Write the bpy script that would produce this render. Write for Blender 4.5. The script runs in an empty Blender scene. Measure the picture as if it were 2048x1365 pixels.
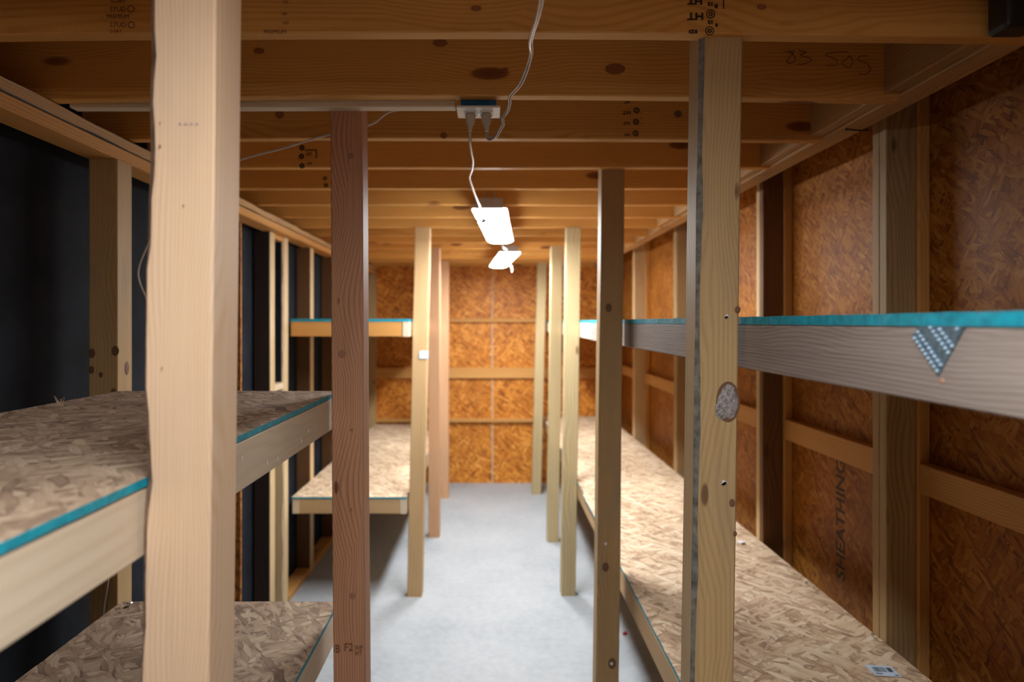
import bpy, bmesh, math, random
from mathutils import Vector, Matrix, noise

# ------------------------------------------------------------------ camera, light, exposure
S = bpy.context.scene
COL = S.collection
cam_d = bpy.data.cameras.new('camera')
cam_d.sensor_width = 36.0
cam_d.lens = 24.0
cam_d.shift_x = 0.0190
cam_d.shift_y = -0.0183
cam_d.clip_start = 0.02
cam_d.dof.use_dof = True
cam_d.dof.focus_distance = 1.5
cam_d.dof.aperture_fstop = 2.6
cam = bpy.data.objects.new('camera', cam_d)
COL.objects.link(cam)
cam.location = (0, 0, 1.68)
cam.rotation_euler = (math.radians(90), 0, 0)
S.camera = cam

W = bpy.data.worlds.new('world')
S.world = W
W.use_nodes = True
W.node_tree.nodes['Background'].inputs[0].default_value = (0.75, 0.85, 1.0, 1)
W.node_tree.nodes['Background'].inputs[1].default_value = 0.35

S.view_settings.view_transform = 'Standard'
S.view_settings.look = 'None'
S.view_settings.gamma = 1.0
S.view_settings.exposure = 0.0
S.view_settings.use_curve_mapping = False
S.cycles.use_denoising = True
S.cycles.max_bounces = 10
S.cycles.diffuse_bounces = 6
S.cycles.sample_clamp_indirect = 6.0
LAMP_STRENGTH = 106.0
NEAR_LAMP_STRENGTH = 52.0
LAMP_COLOUR = (0.96, 0.985, 1.0, 1)

random.seed(7)

# ------------------------------------------------------------------ material helpers
def new_mat(name):
    m = bpy.data.materials.new(name)
    m.use_nodes = True
    nt = m.node_tree
    return m, nt, nt.nodes['Principled BSDF']

def nd(nt, kind, ins=None, **props):
    n = nt.nodes.new(kind)
    for k, v in props.items():
        setattr(n, k, v)
    for k, v in (ins or {}).items():
        if isinstance(v, bpy.types.NodeSocket):
            nt.links.new(v, n.inputs[k])
        else:
            n.inputs[k].default_value = v
    return n

def math_n(nt, op, a, b=0.0, c=None):
    ins = {0: a, 1: b}
    if c is not None:
        ins[2] = c
    return nd(nt, 'ShaderNodeMath', ins, operation=op).outputs[0]

def vmath(nt, op, a, b):
    return nd(nt, 'ShaderNodeVectorMath', {0: a, 1: b}, operation=op).outputs[0]

def ramp(nt, fac, stops):
    r = nt.nodes.new('ShaderNodeValToRGB')
    nt.links.new(fac, r.inputs[0])
    el = r.color_ramp.elements
    while len(el) < len(stops):
        el.new(0.5)
    for e, (p, c) in zip(el, stops):
        e.position = p
        e.color = (c[0], c[1], c[2], 1) if not isinstance(c, (int, float)) else (c, c, c, 1)
    return r.outputs[0]

def mixc(nt, fac, a, b, mode='MIX'):
    n = nt.nodes.new('ShaderNodeMix')
    n.data_type = 'RGBA'
    n.blend_type = mode
    n.clamp_factor = True
    for sock, v in ((n.inputs['Factor'], fac), (n.inputs['A'], a), (n.inputs['B'], b)):
        if sock.type == 'RGBA' or sock.name == 'Factor':
            pass
        if isinstance(v, bpy.types.NodeSocket):
            nt.links.new(v, sock)
        else:
            sock.default_value = v if isinstance(v, (int, float)) else (v[0], v[1], v[2], 1)
    return n

def mix_col(nt, fac, a, b, mode='MIX'):
    n = nt.nodes.new('ShaderNodeMix')
    n.data_type = 'RGBA'
    n.blend_type = mode
    fs, as_, bs, out = n.inputs[0], n.inputs[6], n.inputs[7], n.outputs[2]
    for sock, v in ((fs, fac), (as_, a), (bs, b)):
        if isinstance(v, bpy.types.NodeSocket):
            nt.links.new(v, sock)
        elif isinstance(v, (int, float)):
            sock.default_value = v
        else:
            sock.default_value = (v[0], v[1], v[2], 1)
    return out

def wood(name, light, dark, knot=(0.10, 0.04, 0.015), rings=70.0, ring_amt=0.6, fibre=0.35,
         knots=0.12, rough=0.6, stain=None, stain_amt=0.0, warp=0.06):
    """Sawn lumber; the long axis of each board is its local Z."""
    m, nt, bs = new_mat(name)
    tc = nd(nt, 'ShaderNodeTexCoord').outputs['Object']
    rnd = nd(nt, 'ShaderNodeObjectInfo').outputs['Random']
    off = nd(nt, 'ShaderNodeCombineXYZ', {0: math_n(nt, 'MULTIPLY', rnd, 0.16),
                                          1: math_n(nt, 'MULTIPLY', rnd, 0.31),
                                          2: math_n(nt, 'MULTIPLY', rnd, 37.0)}).outputs[0]
    p = vmath(nt, 'ADD', tc, off)
    # knots
    kp = vmath(nt, 'MULTIPLY', p, (7.0, 7.0, 2.3))
    vor = nd(nt, 'ShaderNodeTexVoronoi', {'Vector': kp, 'Scale': 1.0})
    kd = vor.outputs['Distance']
    kmask = ramp(nt, kd, [(0.0, 1.0), (knots * 0.75, 0.85), (knots, 0.0)])
    kwarp = ramp(nt, kd, [(0.0, 1.0), (0.5, 0.0)])
    # low frequency sweep of the growth rings
    np_ = vmath(nt, 'MULTIPLY', p, (3.0, 3.0, 0.55))
    n1 = nd(nt, 'ShaderNodeTexNoise', {'Vector': np_, 'Scale': 1.0, 'Detail': 2.0}).outputs['Color']
    warp_amt = warp
    warp = vmath(nt, 'MULTIPLY', vmath(nt, 'SUBTRACT', n1, (0.5, 0.5, 0.5)), (warp_amt, warp_amt, 0.0))
    q = vmath(nt, 'ADD', p, warp)
    q = vmath(nt, 'ADD', q, nd(nt, 'ShaderNodeCombineXYZ', {0: math_n(nt, 'MULTIPLY', kwarp, 0.02),
                                                            1: math_n(nt, 'MULTIPLY', kwarp, 0.02)}).outputs[0])
    q = vmath(nt, 'ADD', q, (0.07, 0.05, 0.0))
    wv = nd(nt, 'ShaderNodeTexWave', {'Vector': q, 'Scale': rings, 'Distortion': 0.6, 'Detail': 1.0},
            wave_type='RINGS', rings_direction='Z', wave_profile='SIN').outputs['Fac']
    ringv = ramp(nt, wv, [(0.0, 1.0), (0.35, 0.35), (0.8, 0.0)])
    fb = nd(nt, 'ShaderNodeTexNoise', {'Vector': vmath(nt, 'MULTIPLY', p, (260.0, 260.0, 5.0)),
                                       'Scale': 1.0, 'Detail': 3.0}).outputs['Fac']
    fbr = ramp(nt, fb, [(0.3, 0.0), (0.7, 1.0)])
    broad = nd(nt, 'ShaderNodeTexNoise', {'Vector': vmath(nt, 'MULTIPLY', p, (16.0, 16.0, 1.2)),
                                          'Scale': 1.0, 'Detail': 3.0}).outputs['Fac']
    f = math_n(nt, 'ADD', math_n(nt, 'MULTIPLY', ringv, ring_amt), math_n(nt, 'MULTIPLY', fbr, fibre))
    f = math_n(nt, 'ADD', f, math_n(nt, 'MULTIPLY', math_n(nt, 'SUBTRACT', broad, 0.5), 0.9))
    c = mix_col(nt, f, light, dark)
    # per board tint
    tint = ramp(nt, rnd, [(0.0, (0.90, 0.86, 0.80)), (0.5, (1, 1, 1)), (1.0, (1.08, 1.03, 0.95))])
    c = mix_col(nt, 1.0, c, tint, 'MULTIPLY')
    if stain:
        sn = nd(nt, 'ShaderNodeTexNoise', {'Vector': vmath(nt, 'MULTIPLY', p, (9.0, 9.0, 2.5)),
                                           'Scale': 1.0, 'Detail': 4.0}).outputs['Fac']
        sf = math_n(nt, 'MULTIPLY', ramp(nt, sn, [(0.5, 0.0), (0.72, 1.0)]), stain_amt)
        c = mix_col(nt, sf, c, stain)
    c = mix_col(nt, kmask, c, knot)
    nt.links.new(c, bs.inputs['Base Color'])
    bs.inputs['Roughness'].default_value = rough
    bs.inputs['Specular IOR Level'].default_value = 0.3
    bmp = nd(nt, 'ShaderNodeBump', {'Height': f, 'Strength': 0.18, 'Distance': 0.002})
    nt.links.new(bmp.outputs[0], bs.inputs['Normal'])
    return m

def osb(name, tones, axis=(0, 0, 1), rough=0.7, spec=0.3, size=1.0, contrast=0.75, dirt=0.0):
    """Oriented strand board: three layers of long flakes lying across each other."""
    m, nt, bs = new_mat(name)
    tc = nd(nt, 'ShaderNodeTexCoord').outputs['Object']
    wn = nd(nt, 'ShaderNodeTexNoise', {'Vector': tc, 'Scale': 11.0, 'Detail': 2.0}).outputs['Color']
    p = vmath(nt, 'ADD', tc, vmath(nt, 'MULTIPLY', vmath(nt, 'SUBTRACT', wn, (0.5, 0.5, 0.5)), (0.035, 0.035, 0.035)))
    col = None
    hsum = None
    # across/along axes depend on the sheet's normal
    for k, (ang, thr) in enumerate(((0.35, None), (1.45, 0.42), (2.55, 0.50), (0.95, 0.62))):
        rot = nd(nt, 'ShaderNodeVectorRotate', {'Vector': p, 'Axis': axis, 'Angle': ang},
                 rotation_type='AXIS_ANGLE').outputs[0]
        if axis[2]:
            sc, fs = (9, 46, 30), (14, 320, 1)
        elif axis[0]:
            sc, fs = (30, 46, 9), (1, 320, 14)
        else:
            sc, fs = (46, 30, 9), (320, 1, 14)
        sc = tuple(v * (1.0 + 0.12 * k) / size for v in sc)
        v = nd(nt, 'ShaderNodeTexVoronoi', {'Vector': vmath(nt, 'ADD', vmath(nt, 'MULTIPLY', rot, sc), (k * 7.3, k * 3.1, k * 5.7)),
                                            'Scale': 1.0})
        sep = nd(nt, 'ShaderNodeSeparateColor', {0: v.outputs['Color']})
        fib = nd(nt, 'ShaderNodeTexNoise', {'Vector': vmath(nt, 'MULTIPLY', rot, fs), 'Scale': 1.0, 'Detail': 2.0}).outputs['Fac']
        t = math_n(nt, 'ADD', math_n(nt, 'MULTIPLY', sep.outputs[0], 0.8), math_n(nt, 'MULTIPLY', math_n(nt, 'SUBTRACT', fib, 0.35), 0.7))
        edge = ramp(nt, v.outputs['Distance'], [(0.45, 0.0), (0.85, 0.35)])
        t = math_n(nt, 'SUBTRACT', t, edge)
        if col is None:
            col = t
        else:
            msk = math_n(nt, 'GREATER_THAN', sep.outputs[1], thr)
            mm = nd(nt, 'ShaderNodeMix', {0: msk, 2: col, 3: t})
            col = mm.outputs[0]
    n = len(tones)
    soft = nd(nt, 'ShaderNodeTexNoise', {'Vector': tc, 'Scale': 6.0, 'Detail': 3.0}).outputs['Fac']
    col = math_n(nt, 'ADD', math_n(nt, 'MULTIPLY', col, contrast), math_n(nt, 'MULTIPLY', soft, 1.0 - contrast))
    c = ramp(nt, col, [(0.02 + 0.9 * i / (n - 1), tones[i]) for i in range(n)])
    if dirt:
        dn = nd(nt, 'ShaderNodeTexNoise', {'Vector': tc, 'Scale': 2.1, 'Detail': 5.0}).outputs['Fac']
        c = mix_col(nt, math_n(nt, 'MULTIPLY', ramp(nt, dn, [(0.45, 0.0), (0.7, 1.0)]), dirt), c, tones[0])
    nt.links.new(c, bs.inputs['Base Color'])
    bs.inputs['Roughness'].default_value = rough
    bs.inputs['Specular IOR Level'].default_value = spec
    bmp = nd(nt, 'ShaderNodeBump', {'Height': col, 'Strength': 0.2, 'Distance': 0.002})
    nt.links.new(bmp.outputs[0], bs.inputs['Normal'])
    return m

def plain(name, colour, rough=0.6, metal=0.0, var=0.12, scale=30.0, spec=0.4, bump=0.0, alpha=None):
    m, nt, bs = new_mat(name)
    tc = nd(nt, 'ShaderNodeTexCoord').outputs['Object']
    n = nd(nt, 'ShaderNodeTexNoise', {'Vector': tc, 'Scale': scale, 'Detail': 4.0}).outputs['Fac']
    lo = tuple(v * (1 - var) for v in colour)
    hi = tuple(min(1, v * (1 + var)) for v in colour)
    nt.links.new(ramp(nt, n, [(0.3, lo), (0.7, hi)]), bs.inputs['Base Color'])
    bs.inputs['Roughness'].default_value = rough
    bs.inputs['Metallic'].default_value = metal
    bs.inputs['Specular IOR Level'].default_value = spec
    if bump:
        b = nd(nt, 'ShaderNodeBump', {'Height': n, 'Strength': bump, 'Distance': 0.003})
        nt.links.new(b.outputs[0], bs.inputs['Normal'])
    return m

M = {}
M['fir'] = wood('pale fir', (0.74, 0.54, 0.38), (0.58, 0.37, 0.22), (0.36, 0.20, 0.11), rings=62, ring_amt=0.4, fibre=0.25, knots=0.05, stain=(0.42, 0.33, 0.25), stain_amt=0.25, warp=0.04)
M['red_fir'] = wood('reddish fir', (0.50, 0.27, 0.16), (0.33, 0.14, 0.07), (0.13, 0.04, 0.02), rings=72, ring_amt=0.6, fibre=0.4, knots=0.05, warp=0.035)
M['pink_fir'] = wood('pink fir', (0.60, 0.36, 0.21), (0.46, 0.25, 0.13), rings=40, knots=0.06)
M['treated'] = wood('treated pine', (0.50, 0.34, 0.165), (0.38, 0.235, 0.10), (0.14, 0.07, 0.035), rings=44, ring_amt=0.5, knots=0.07, warp=0.05, stain=(0.30, 0.24, 0.16), stain_amt=0.5)
M['treated_pale'] = wood('pale treated pine', (0.50, 0.40, 0.23), (0.36, 0.27, 0.125), (0.17, 0.09, 0.04), rings=26, ring_amt=0.5, knots=0.09)
M['tan_post'] = wood('tan pine', (0.52, 0.35, 0.18), (0.42, 0.26, 0.12), rings=30, ring_amt=0.5, knots=0.05)
M['joist'] = wood('joist spruce', (0.68, 0.355, 0.095), (0.53, 0.24, 0.052), (0.17, 0.05, 0.012), rings=48, ring_amt=0.6, fibre=0.3, knots=0.13, rough=0.55)
M['plate'] = wood('plate spruce', (0.50, 0.32, 0.15), (0.36, 0.20, 0.08), (0.09, 0.04, 0.02), rings=40, ring_amt=0.6, knots=0.11, stain=(0.06, 0.035, 0.02), stain_amt=0.35)
M['stud'] = wood('stud pine', (0.45, 0.32, 0.16), (0.30, 0.19, 0.08), (0.08, 0.035, 0.02), rings=34, ring_amt=0.6, knots=0.11)
M['pale_stud'] = wood('pale stud pine', (0.64, 0.49, 0.29), (0.46, 0.31, 0.15), rings=34, knots=0.08)
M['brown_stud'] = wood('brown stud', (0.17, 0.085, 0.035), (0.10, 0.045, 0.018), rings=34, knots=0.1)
M['shaded_stud'] = wood('shaded stud face', (0.030, 0.020, 0.017), (0.016, 0.010, 0.009), (0.01, 0.006, 0.005), rings=34, knots=0.08)  # near-black tone that carries the shade of one stud's face
M['grey_board'] = wood('weathered board', (0.34, 0.29, 0.27), (0.16, 0.12, 0.105), (0.16, 0.08, 0.05), rings=60, ring_amt=0.38, fibre=0.4, knots=0.07)
M['pale_board'] = wood('pale spruce board', (0.70, 0.59, 0.45), (0.61, 0.48, 0.34), (0.36, 0.22, 0.12), rings=22, ring_amt=0.35, fibre=0.25, knots=0.05)
M['orange_board'] = wood('orange spruce board', (0.60, 0.32, 0.10), (0.47, 0.22, 0.055), rings=40, ring_amt=0.5, knots=0.09)
M['bark'] = plain('waney bark', (0.27, 0.17, 0.12), 0.8, var=0.45, scale=60, bump=0.4)
M['grey_wane'] = plain('grey waney edge', (0.16, 0.145, 0.12), 0.8, var=0.5, scale=50, bump=0.4)
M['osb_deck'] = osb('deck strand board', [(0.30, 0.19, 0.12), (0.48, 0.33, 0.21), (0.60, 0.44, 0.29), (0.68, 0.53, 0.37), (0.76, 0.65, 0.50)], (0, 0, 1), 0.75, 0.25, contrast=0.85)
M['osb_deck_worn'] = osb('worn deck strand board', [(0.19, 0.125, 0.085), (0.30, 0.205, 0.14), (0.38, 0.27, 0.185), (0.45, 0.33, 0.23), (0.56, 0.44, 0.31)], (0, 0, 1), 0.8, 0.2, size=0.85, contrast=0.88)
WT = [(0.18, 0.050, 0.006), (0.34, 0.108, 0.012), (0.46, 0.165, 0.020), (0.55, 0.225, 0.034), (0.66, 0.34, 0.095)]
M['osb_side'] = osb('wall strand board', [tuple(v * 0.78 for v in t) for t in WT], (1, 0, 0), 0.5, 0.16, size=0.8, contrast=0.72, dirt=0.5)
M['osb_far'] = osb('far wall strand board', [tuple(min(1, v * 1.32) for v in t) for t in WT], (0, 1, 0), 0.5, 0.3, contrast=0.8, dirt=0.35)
M['osb_strip'] = osb('strand board offcut', WT, (0, 1, 0), 0.6, 0.4)
M['teal'] = plain('teal edge paint', (0.004, 0.27, 0.36), 0.55, var=0.25, scale=70, bump=0.5)
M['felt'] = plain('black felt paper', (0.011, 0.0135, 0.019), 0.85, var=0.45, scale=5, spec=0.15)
M['white_plastic'] = plain('white plastic', (0.72, 0.70, 0.66), 0.4, var=0.03)
M['grey_plastic'] = plain('lamp housing', (0.50, 0.47, 0.46), 0.45, var=0.05)
M['cord'] = plain('cord plastic', (0.52, 0.45, 0.38), 0.35, var=0.08)
M['clear_cord'] = plain('glossy cord', (0.50, 0.44, 0.41), 0.2, var=0.12, spec=0.7)
M['blue'] = plain('blue box plastic', (0.01, 0.17, 0.42), 0.35, var=0.3, scale=60)
M['black'] = plain('black plastic', (0.008, 0.007, 0.007), 0.4, var=0.1)
M['ink'] = plain('black ink', (0.022, 0.010, 0.006), 0.7, var=0.4, scale=200)
M['faint_ink'] = plain('faded ink', (0.15, 0.055, 0.02), 0.7, var=0.4, scale=200)
M['brown_ink'] = plain('brown ink', (0.05, 0.026, 0.012), 0.7, var=0.5, scale=40)
M['purple_ink'] = plain('purple ink', (0.22, 0.16, 0.34), 0.7)
M['galv'] = plain('galvanised steel', (0.22, 0.32, 0.40), 0.38, metal=0.7, var=0.3, scale=120)
M['galv_bright'] = plain('bright steel', (0.62, 0.68, 0.72), 0.25, metal=0.9, var=0.1)
M['tooth'] = plain('plate tooth', (0.42, 0.56, 0.68), 0.35, metal=0.2)
M['copper'] = plain('copper nail', (0.75, 0.42, 0.26), 0.35, metal=0.6)
M['resin'] = plain('resin knot', (0.29, 0.255, 0.245), 0.4, var=0.5, scale=170, bump=1.0)
def knot_mat(name, a, b, size=0.012):
    m, nt, bs = new_mat(name)
    tc = nd(nt, 'ShaderNodeTexCoord').outputs['Object']
    wv = nd(nt, 'ShaderNodeTexWave', {'Vector': tc, 'Scale': 110.0, 'Distortion': 2.5, 'Detail': 2.0, 'Detail Scale': 40.0},
            wave_type='RINGS', rings_direction='SPHERICAL').outputs['Fac']
    nt.links.new(ramp(nt, wv, [(0.2, a), (0.8, b)]), bs.inputs['Base Color'])
    bs.inputs['Roughness'].default_value = 0.6
    return m
M['knot_dark'] = knot_mat('dark knot', (0.11, 0.05, 0.022), (0.20, 0.10, 0.045))
M['knot_red'] = knot_mat('red knot', (0.22, 0.08, 0.04), (0.38, 0.18, 0.10))
M['knot_joist'] = knot_mat('joist knot', (0.17, 0.045, 0.012), (0.36, 0.13, 0.035))
M['chalk'] = plain('white fleck', (0.75, 0.74, 0.76), 0.8)
M['green'] = plain('green plastic cap', (0.03, 0.30, 0.03), 0.4)
M['red'] = plain('red plastic', (0.45, 0.02, 0.02), 0.4)
M['paper'] = plain('sticker paper', (0.55, 0.66, 0.80), 0.4, var=0.06)
M['barcode'] = plain('barcode print', (0.02, 0.04, 0.06), 0.5)
M['splinter'] = plain('splinter', (0.50, 0.36, 0.22), 0.7)

def concrete():
    m, nt, bs = new_mat('concrete slab')
    tc = nd(nt, 'ShaderNodeTexCoord').outputs['Object']
    a = nd(nt, 'ShaderNodeTexNoise', {'Vector': tc, 'Scale': 1.7, 'Detail': 6.0, 'Roughness': 0.6}).outputs['Fac']
    b = nd(nt, 'ShaderNodeTexNoise', {'Vector': tc, 'Scale': 28.0, 'Detail': 5.0}).outputs['Fac']
    c = ramp(nt, a, [(0.3, (0.265, 0.29, 0.315)), (0.5, (0.345, 0.368, 0.39)), (0.7, (0.405, 0.42, 0.438))])
    c = mix_col(nt, 0.35, c, ramp(nt, b, [(0.35, (0.30, 0.32, 0.34)), (0.65, (0.42, 0.435, 0.45))]))
    v = nd(nt, 'ShaderNodeTexVoronoi', {'Vector': tc, 'Scale': 3.3})
    c = mix_col(nt, ramp(nt, v.outputs['Distance'], [(0.0, 0.85), (0.045, 0.0)]), c, (0.24, 0.22, 0.21))
    nt.links.new(c, bs.inputs['Base Color'])
    bs.inputs['Roughness'].default_value = 0.62
    bs.inputs['Specular IOR Level'].default_value = 0.3
    bp = nd(nt, 'ShaderNodeBump', {'Height': b, 'Strength': 0.12, 'Distance': 0.003})
    nt.links.new(bp.outputs[0], bs.inputs['Normal'])
    return m
M['concrete'] = concrete()

def emissive(name, strength):
    m, nt, bs = new_mat(name)
    bs.inputs['Base Color'].default_value = (0.85, 0.85, 0.85, 1)
    bs.inputs['Emission Color'].default_value = LAMP_COLOUR
    bs.inputs['Emission Strength'].default_value = strength
    return m
M['lens'] = emissive('lit lamp lens', LAMP_STRENGTH)
M['lens_near'] = emissive('lit near lamp lens', NEAR_LAMP_STRENGTH)

# ------------------------------------------------------------------ object helpers
def tag(o, label, cat, group=None):
    o['label'] = label
    o['category'] = cat
    if group:
        o['group'] = group
    return o

def thing(name, loc, label, cat, group=None):
    o = bpy.data.objects.new(name, None)
    o.empty_display_size = 0.05
    o.location = loc
    COL.objects.link(o)
    return tag(o, label, cat, group)

def place(o, mw, parent=None):
    COL.objects.link(o)
    if parent is not None:
        o.parent = parent
        base = Matrix.Identity(4)
        q = parent
        chain = []
        while q is not None:
            chain.append(q)
            q = q.parent
        for q in reversed(chain):
            base = base @ q.matrix_local if q.parent else q.matrix_basis.copy()
        o.matrix_basis = base.inverted() @ mw
    else:
        o.matrix_basis = mw
    return o

def bm_obj(name, bm, mats, mw=None, parent=None, smooth=False):
    me = bpy.data.meshes.new(name)
    bmesh.ops.recalc_face_normals(bm, faces=bm.faces)
    bm.to_mesh(me)
    bm.free()
    for mt in (mats if isinstance(mats, (list, tuple)) else [mats]):
        me.materials.append(mt)
    if smooth:
        for f in me.polygons:
            f.use_smooth = True
    o = bpy.data.objects.new(name, me)
    return place(o, mw or Matrix.Identity(4), parent)

def frame(a, b, xdir):
    """Matrix whose Z runs a->b, origin in the middle."""
    a, b = Vector(a), Vector(b)
    z = (b - a).normalized()
    x = Vector(xdir)
    x = (x - z * x.dot(z)).normalized()
    y = z.cross(x)
    mid = (a + b) / 2
    return Matrix(((x.x, y.x, z.x, mid.x), (x.y, y.y, z.y, mid.y), (x.z, y.z, z.z, mid.z), (0, 0, 0, 1))), (b - a).length

def board(name, a, b, w, d, mat, xdir=(1, 0, 0), parent=None, ch=0.0025, wob=0.0008, wane=None, step=0.09, bark=None, seed=None, bow=0.0):
    """Solid sawn board from a to b; w across xdir, d across the other way.
    wane = {corner index: (base, amplitude)} chamfers a corner unevenly."""
    mw, L = frame(a, b, xdir)
    n = max(2, int(L / step))
    sd = seed if seed is not None else random.random() * 90
    bm = bmesh.new()
    rings = []
    cs = [(-1, -1), (1, -1), (1, 1), (-1, 1)]
    for i in range(n + 1):
        z = -L / 2 + L * i / n
        ox = noise.noise(Vector((sd, 0.3, z * 1.3))) * wob * 2
        oy = noise.noise(Vector((0.7, sd, z * 1.3))) * wob * 2 - bow * (2 * z / L) ** 2
        ring = []
        for k, (sx, sy) in enumerate(cs):
            c = ch
            if wane and k in wane:
                base, amp = wane[k]
                c = max(ch, base + amp * noise.noise(Vector((sd + k, 4.1, z * 4.0))) + amp * 0.35 * noise.noise(Vector((sd + k, 9.1, z * 17.0))))
            pa = (sx * (w / 2 - c), sy * d / 2)
            pb = (sx * w / 2, sy * (d / 2 - c))
            if k in (1, 3):
                pa, pb = pb, pa
            # order keeps the ring counter-clockwise
            for (x, y) in ((pb, pa) if k in (0, 2) else (pb, pa)):
                ring.append(bm.verts.new((x + ox, y + oy, z)))
        rings.append(ring)
    # sort ring order by angle once
    r0 = sorted(range(8), key=lambda j: math.atan2(rings[0][j].co.y / d, rings[0][j].co.x / w))
    chamf = {}
    for i in range(n):
        for j in range(8):
            j0, j1 = r0[j], r0[(j + 1) % 8]
            f = bm.faces.new((rings[i][j0], rings[i][j1], rings[i + 1][j1], rings[i + 1][j0]))
            if wane and j0 // 2 == j1 // 2 and (j0 // 2) in wane:
                f.material_index = 1
    bm.faces.new([rings[0][j] for j in reversed(r0)])
    bm.faces.new([rings[-1][j] for j in r0])
    mats = [mat, bark or M['bark']] if wane else mat
    return bm_obj(name, bm, mats, mw, parent)

def box_bm(x0, y0, z0, x1, y1, z1, bev=0.0, seg=2, bm=None):
    own = bm is None
    bm = bm or bmesh.new()
    vs = [bm.verts.new((x, y, z)) for z in (z0, z1) for (x, y) in ((x0, y0), (x1, y0), (x1, y1), (x0, y1))]
    fs = [(0, 3, 2, 1), (4, 5, 6, 7), (0, 1, 5, 4), (1, 2, 6, 5), (2, 3, 7, 6), (3, 0, 4, 7)]
    faces = [bm.faces.new([vs[i] for i in f]) for f in fs]
    if bev:
        es = list({e for f in faces for e in f.edges})
        bmesh.ops.bevel(bm, geom=es, offset=bev, segments=seg, affect='EDGES', profile=0.6)
    return bm

def box(name, lo, hi, mat, parent=None, bev=0.002, rotz=0.0, seg=2):
    c = (Vector(lo) + Vector(hi)) / 2
    h = (Vector(hi) - Vector(lo)) / 2
    bm = box_bm(-h.x, -h.y, -h.z, h.x, h.y, h.z, bev, seg)
    return bm_obj(name, bm, mat, Matrix.Translation(c) @ Matrix.Rotation(rotz, 4, 'Z'), parent)

def smooth_path(pts, n=8):
    pts = [Vector(p) for p in pts]
    out = []
    for i in range(len(pts) - 1):
        p0 = pts[max(0, i - 1)]; p1 = pts[i]; p2 = pts[i + 1]; p3 = pts[min(len(pts) - 1, i + 2)]
        for k in range(n):
            t = k / n
            out.append(0.5 * ((2 * p1) + (-p0 + p2) * t + (2 * p0 - 5 * p1 + 4 * p2 - p3) * t * t + (-p0 + 3 * p1 - 3 * p2 + p3) * t ** 3))
    out.append(pts[-1])
    return out

def tube_bm(pts, r, seg=8, bm=None, offs=None, n=8):
    bm = bm or bmesh.new()
    path = smooth_path(pts, n)
    prev = None
    up = Vector((0.13, 0.2, 1)).normalized()
    for i, p in enumerate(path):
        t = (path[min(i + 1, len(path) - 1)] - path[max(i - 1, 0)])
        t = t.normalized() if t.length > 1e-9 else Vector((0, 0, 1))
        s = t.cross(up)
        if s.length < 1e-3:
            s = t.cross(Vector((1, 0, 0)))
        s.normalize()
        u = s.cross(t)
        c = p
        if offs:
            ang, rad, tw = offs
            a = ang + i * tw
            c = p + s * math.cos(a) * rad + u * math.sin(a) * rad
        rr = r(i / (len(path) - 1)) if callable(r) else r
        ring = [bm.verts.new(c + (s * math.cos(2 * math.pi * k / seg) + u * math.sin(2 * math.pi * k / seg)) * rr) for k in range(seg)]
        if prev:
            for k in range(seg):
                bm.faces.new((prev[k], prev[(k + 1) % seg], ring[(k + 1) % seg], ring[k]))
        else:
            bm.faces.new(list(reversed(ring)))
        prev = ring
    bm.faces.new(prev)
    return bm

def disc_bm(r, h, seg=16, dome=0.0):
    bm = bmesh.new()
    lo = [bm.verts.new((r * math.cos(2 * math.pi * k / seg), r * math.sin(2 * math.pi * k / seg), 0)) for k in range(seg)]
    mid = [bm.verts.new((v.co.x, v.co.y, h * 0.6)) for v in lo]
    hi = [bm.verts.new((v.co.x * 0.8, v.co.y * 0.8, h)) for v in lo]
    for A, B in ((lo, mid), (mid, hi)):
        for k in range(seg):
            bm.faces.new((A[k], A[(k + 1) % seg], B[(k + 1) % seg], B[k]))
    bm.faces.new(list(reversed(lo)))
    bm.faces.new(hi)
    return bm

def face_matrix(loc, normal, spin=0.0):
    z = Vector(normal).normalized()
    x = Vector((0, 0, 1)).cross(z)
    if x.length < 1e-3:
        x = Vector((1, 0, 0))
    x.normalize()
    y = z.cross(x)
    m = Matrix(((x.x, y.x, z.x, loc[0]), (x.y, y.y, z.y, loc[1]), (x.z, y.z, z.z, loc[2]), (0, 0, 0, 1)))
    return m @ Matrix.Rotation(spin, 4, 'Z')

def text(name, body, size, loc, normal, mat, parent, spin=0.0, sx=1.0, bold=0.0):
    """Flat printed lettering lying on a face."""
    cu = bpy.data.curves.new(name, 'FONT')
    cu.body = body
    cu.size = size
    cu.align_x = 'CENTER'
    cu.align_y = 'CENTER'
    cu.offset = bold
    cu.extrude = 0.0002
    cu.space_line = 0.8
    cu.resolution_u = 3
    t = bpy.data.objects.new(name + '_tmp', cu)
    COL.objects.link(t)
    me = bpy.data.meshes.new_from_object(t)
    bpy.data.objects.remove(t)
    bpy.data.curves.remove(cu)
    me.materials.clear()
    me.materials.append(mat)
    o = bpy.data.objects.new(name, me)
    return place(o, face_matrix(loc, normal, spin) @ Matrix.Diagonal((sx, 1, 1, 1)), parent)

def ring_bm(r0, r1, h=0.0004, seg=20, cx=0, cy=0, bm=None):
    bm = bm or bmesh.new()
    a = [bm.verts.new((cx + r0 * math.cos(2 * math.pi * k / seg), cy + r0 * math.sin(2 * math.pi * k / seg), h)) for k in range(seg)]
    b = [bm.verts.new((cx + r1 * math.cos(2 * math.pi * k / seg), cy + r1 * math.sin(2 * math.pi * k / seg), h)) for k in range(seg)]
    for k in range(seg):
        bm.faces.new((a[k], b[k], b[(k + 1) % seg], a[(k + 1) % seg]))
    return bm

def structure(o):
    o['kind'] = 'structure'
    return o

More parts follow.
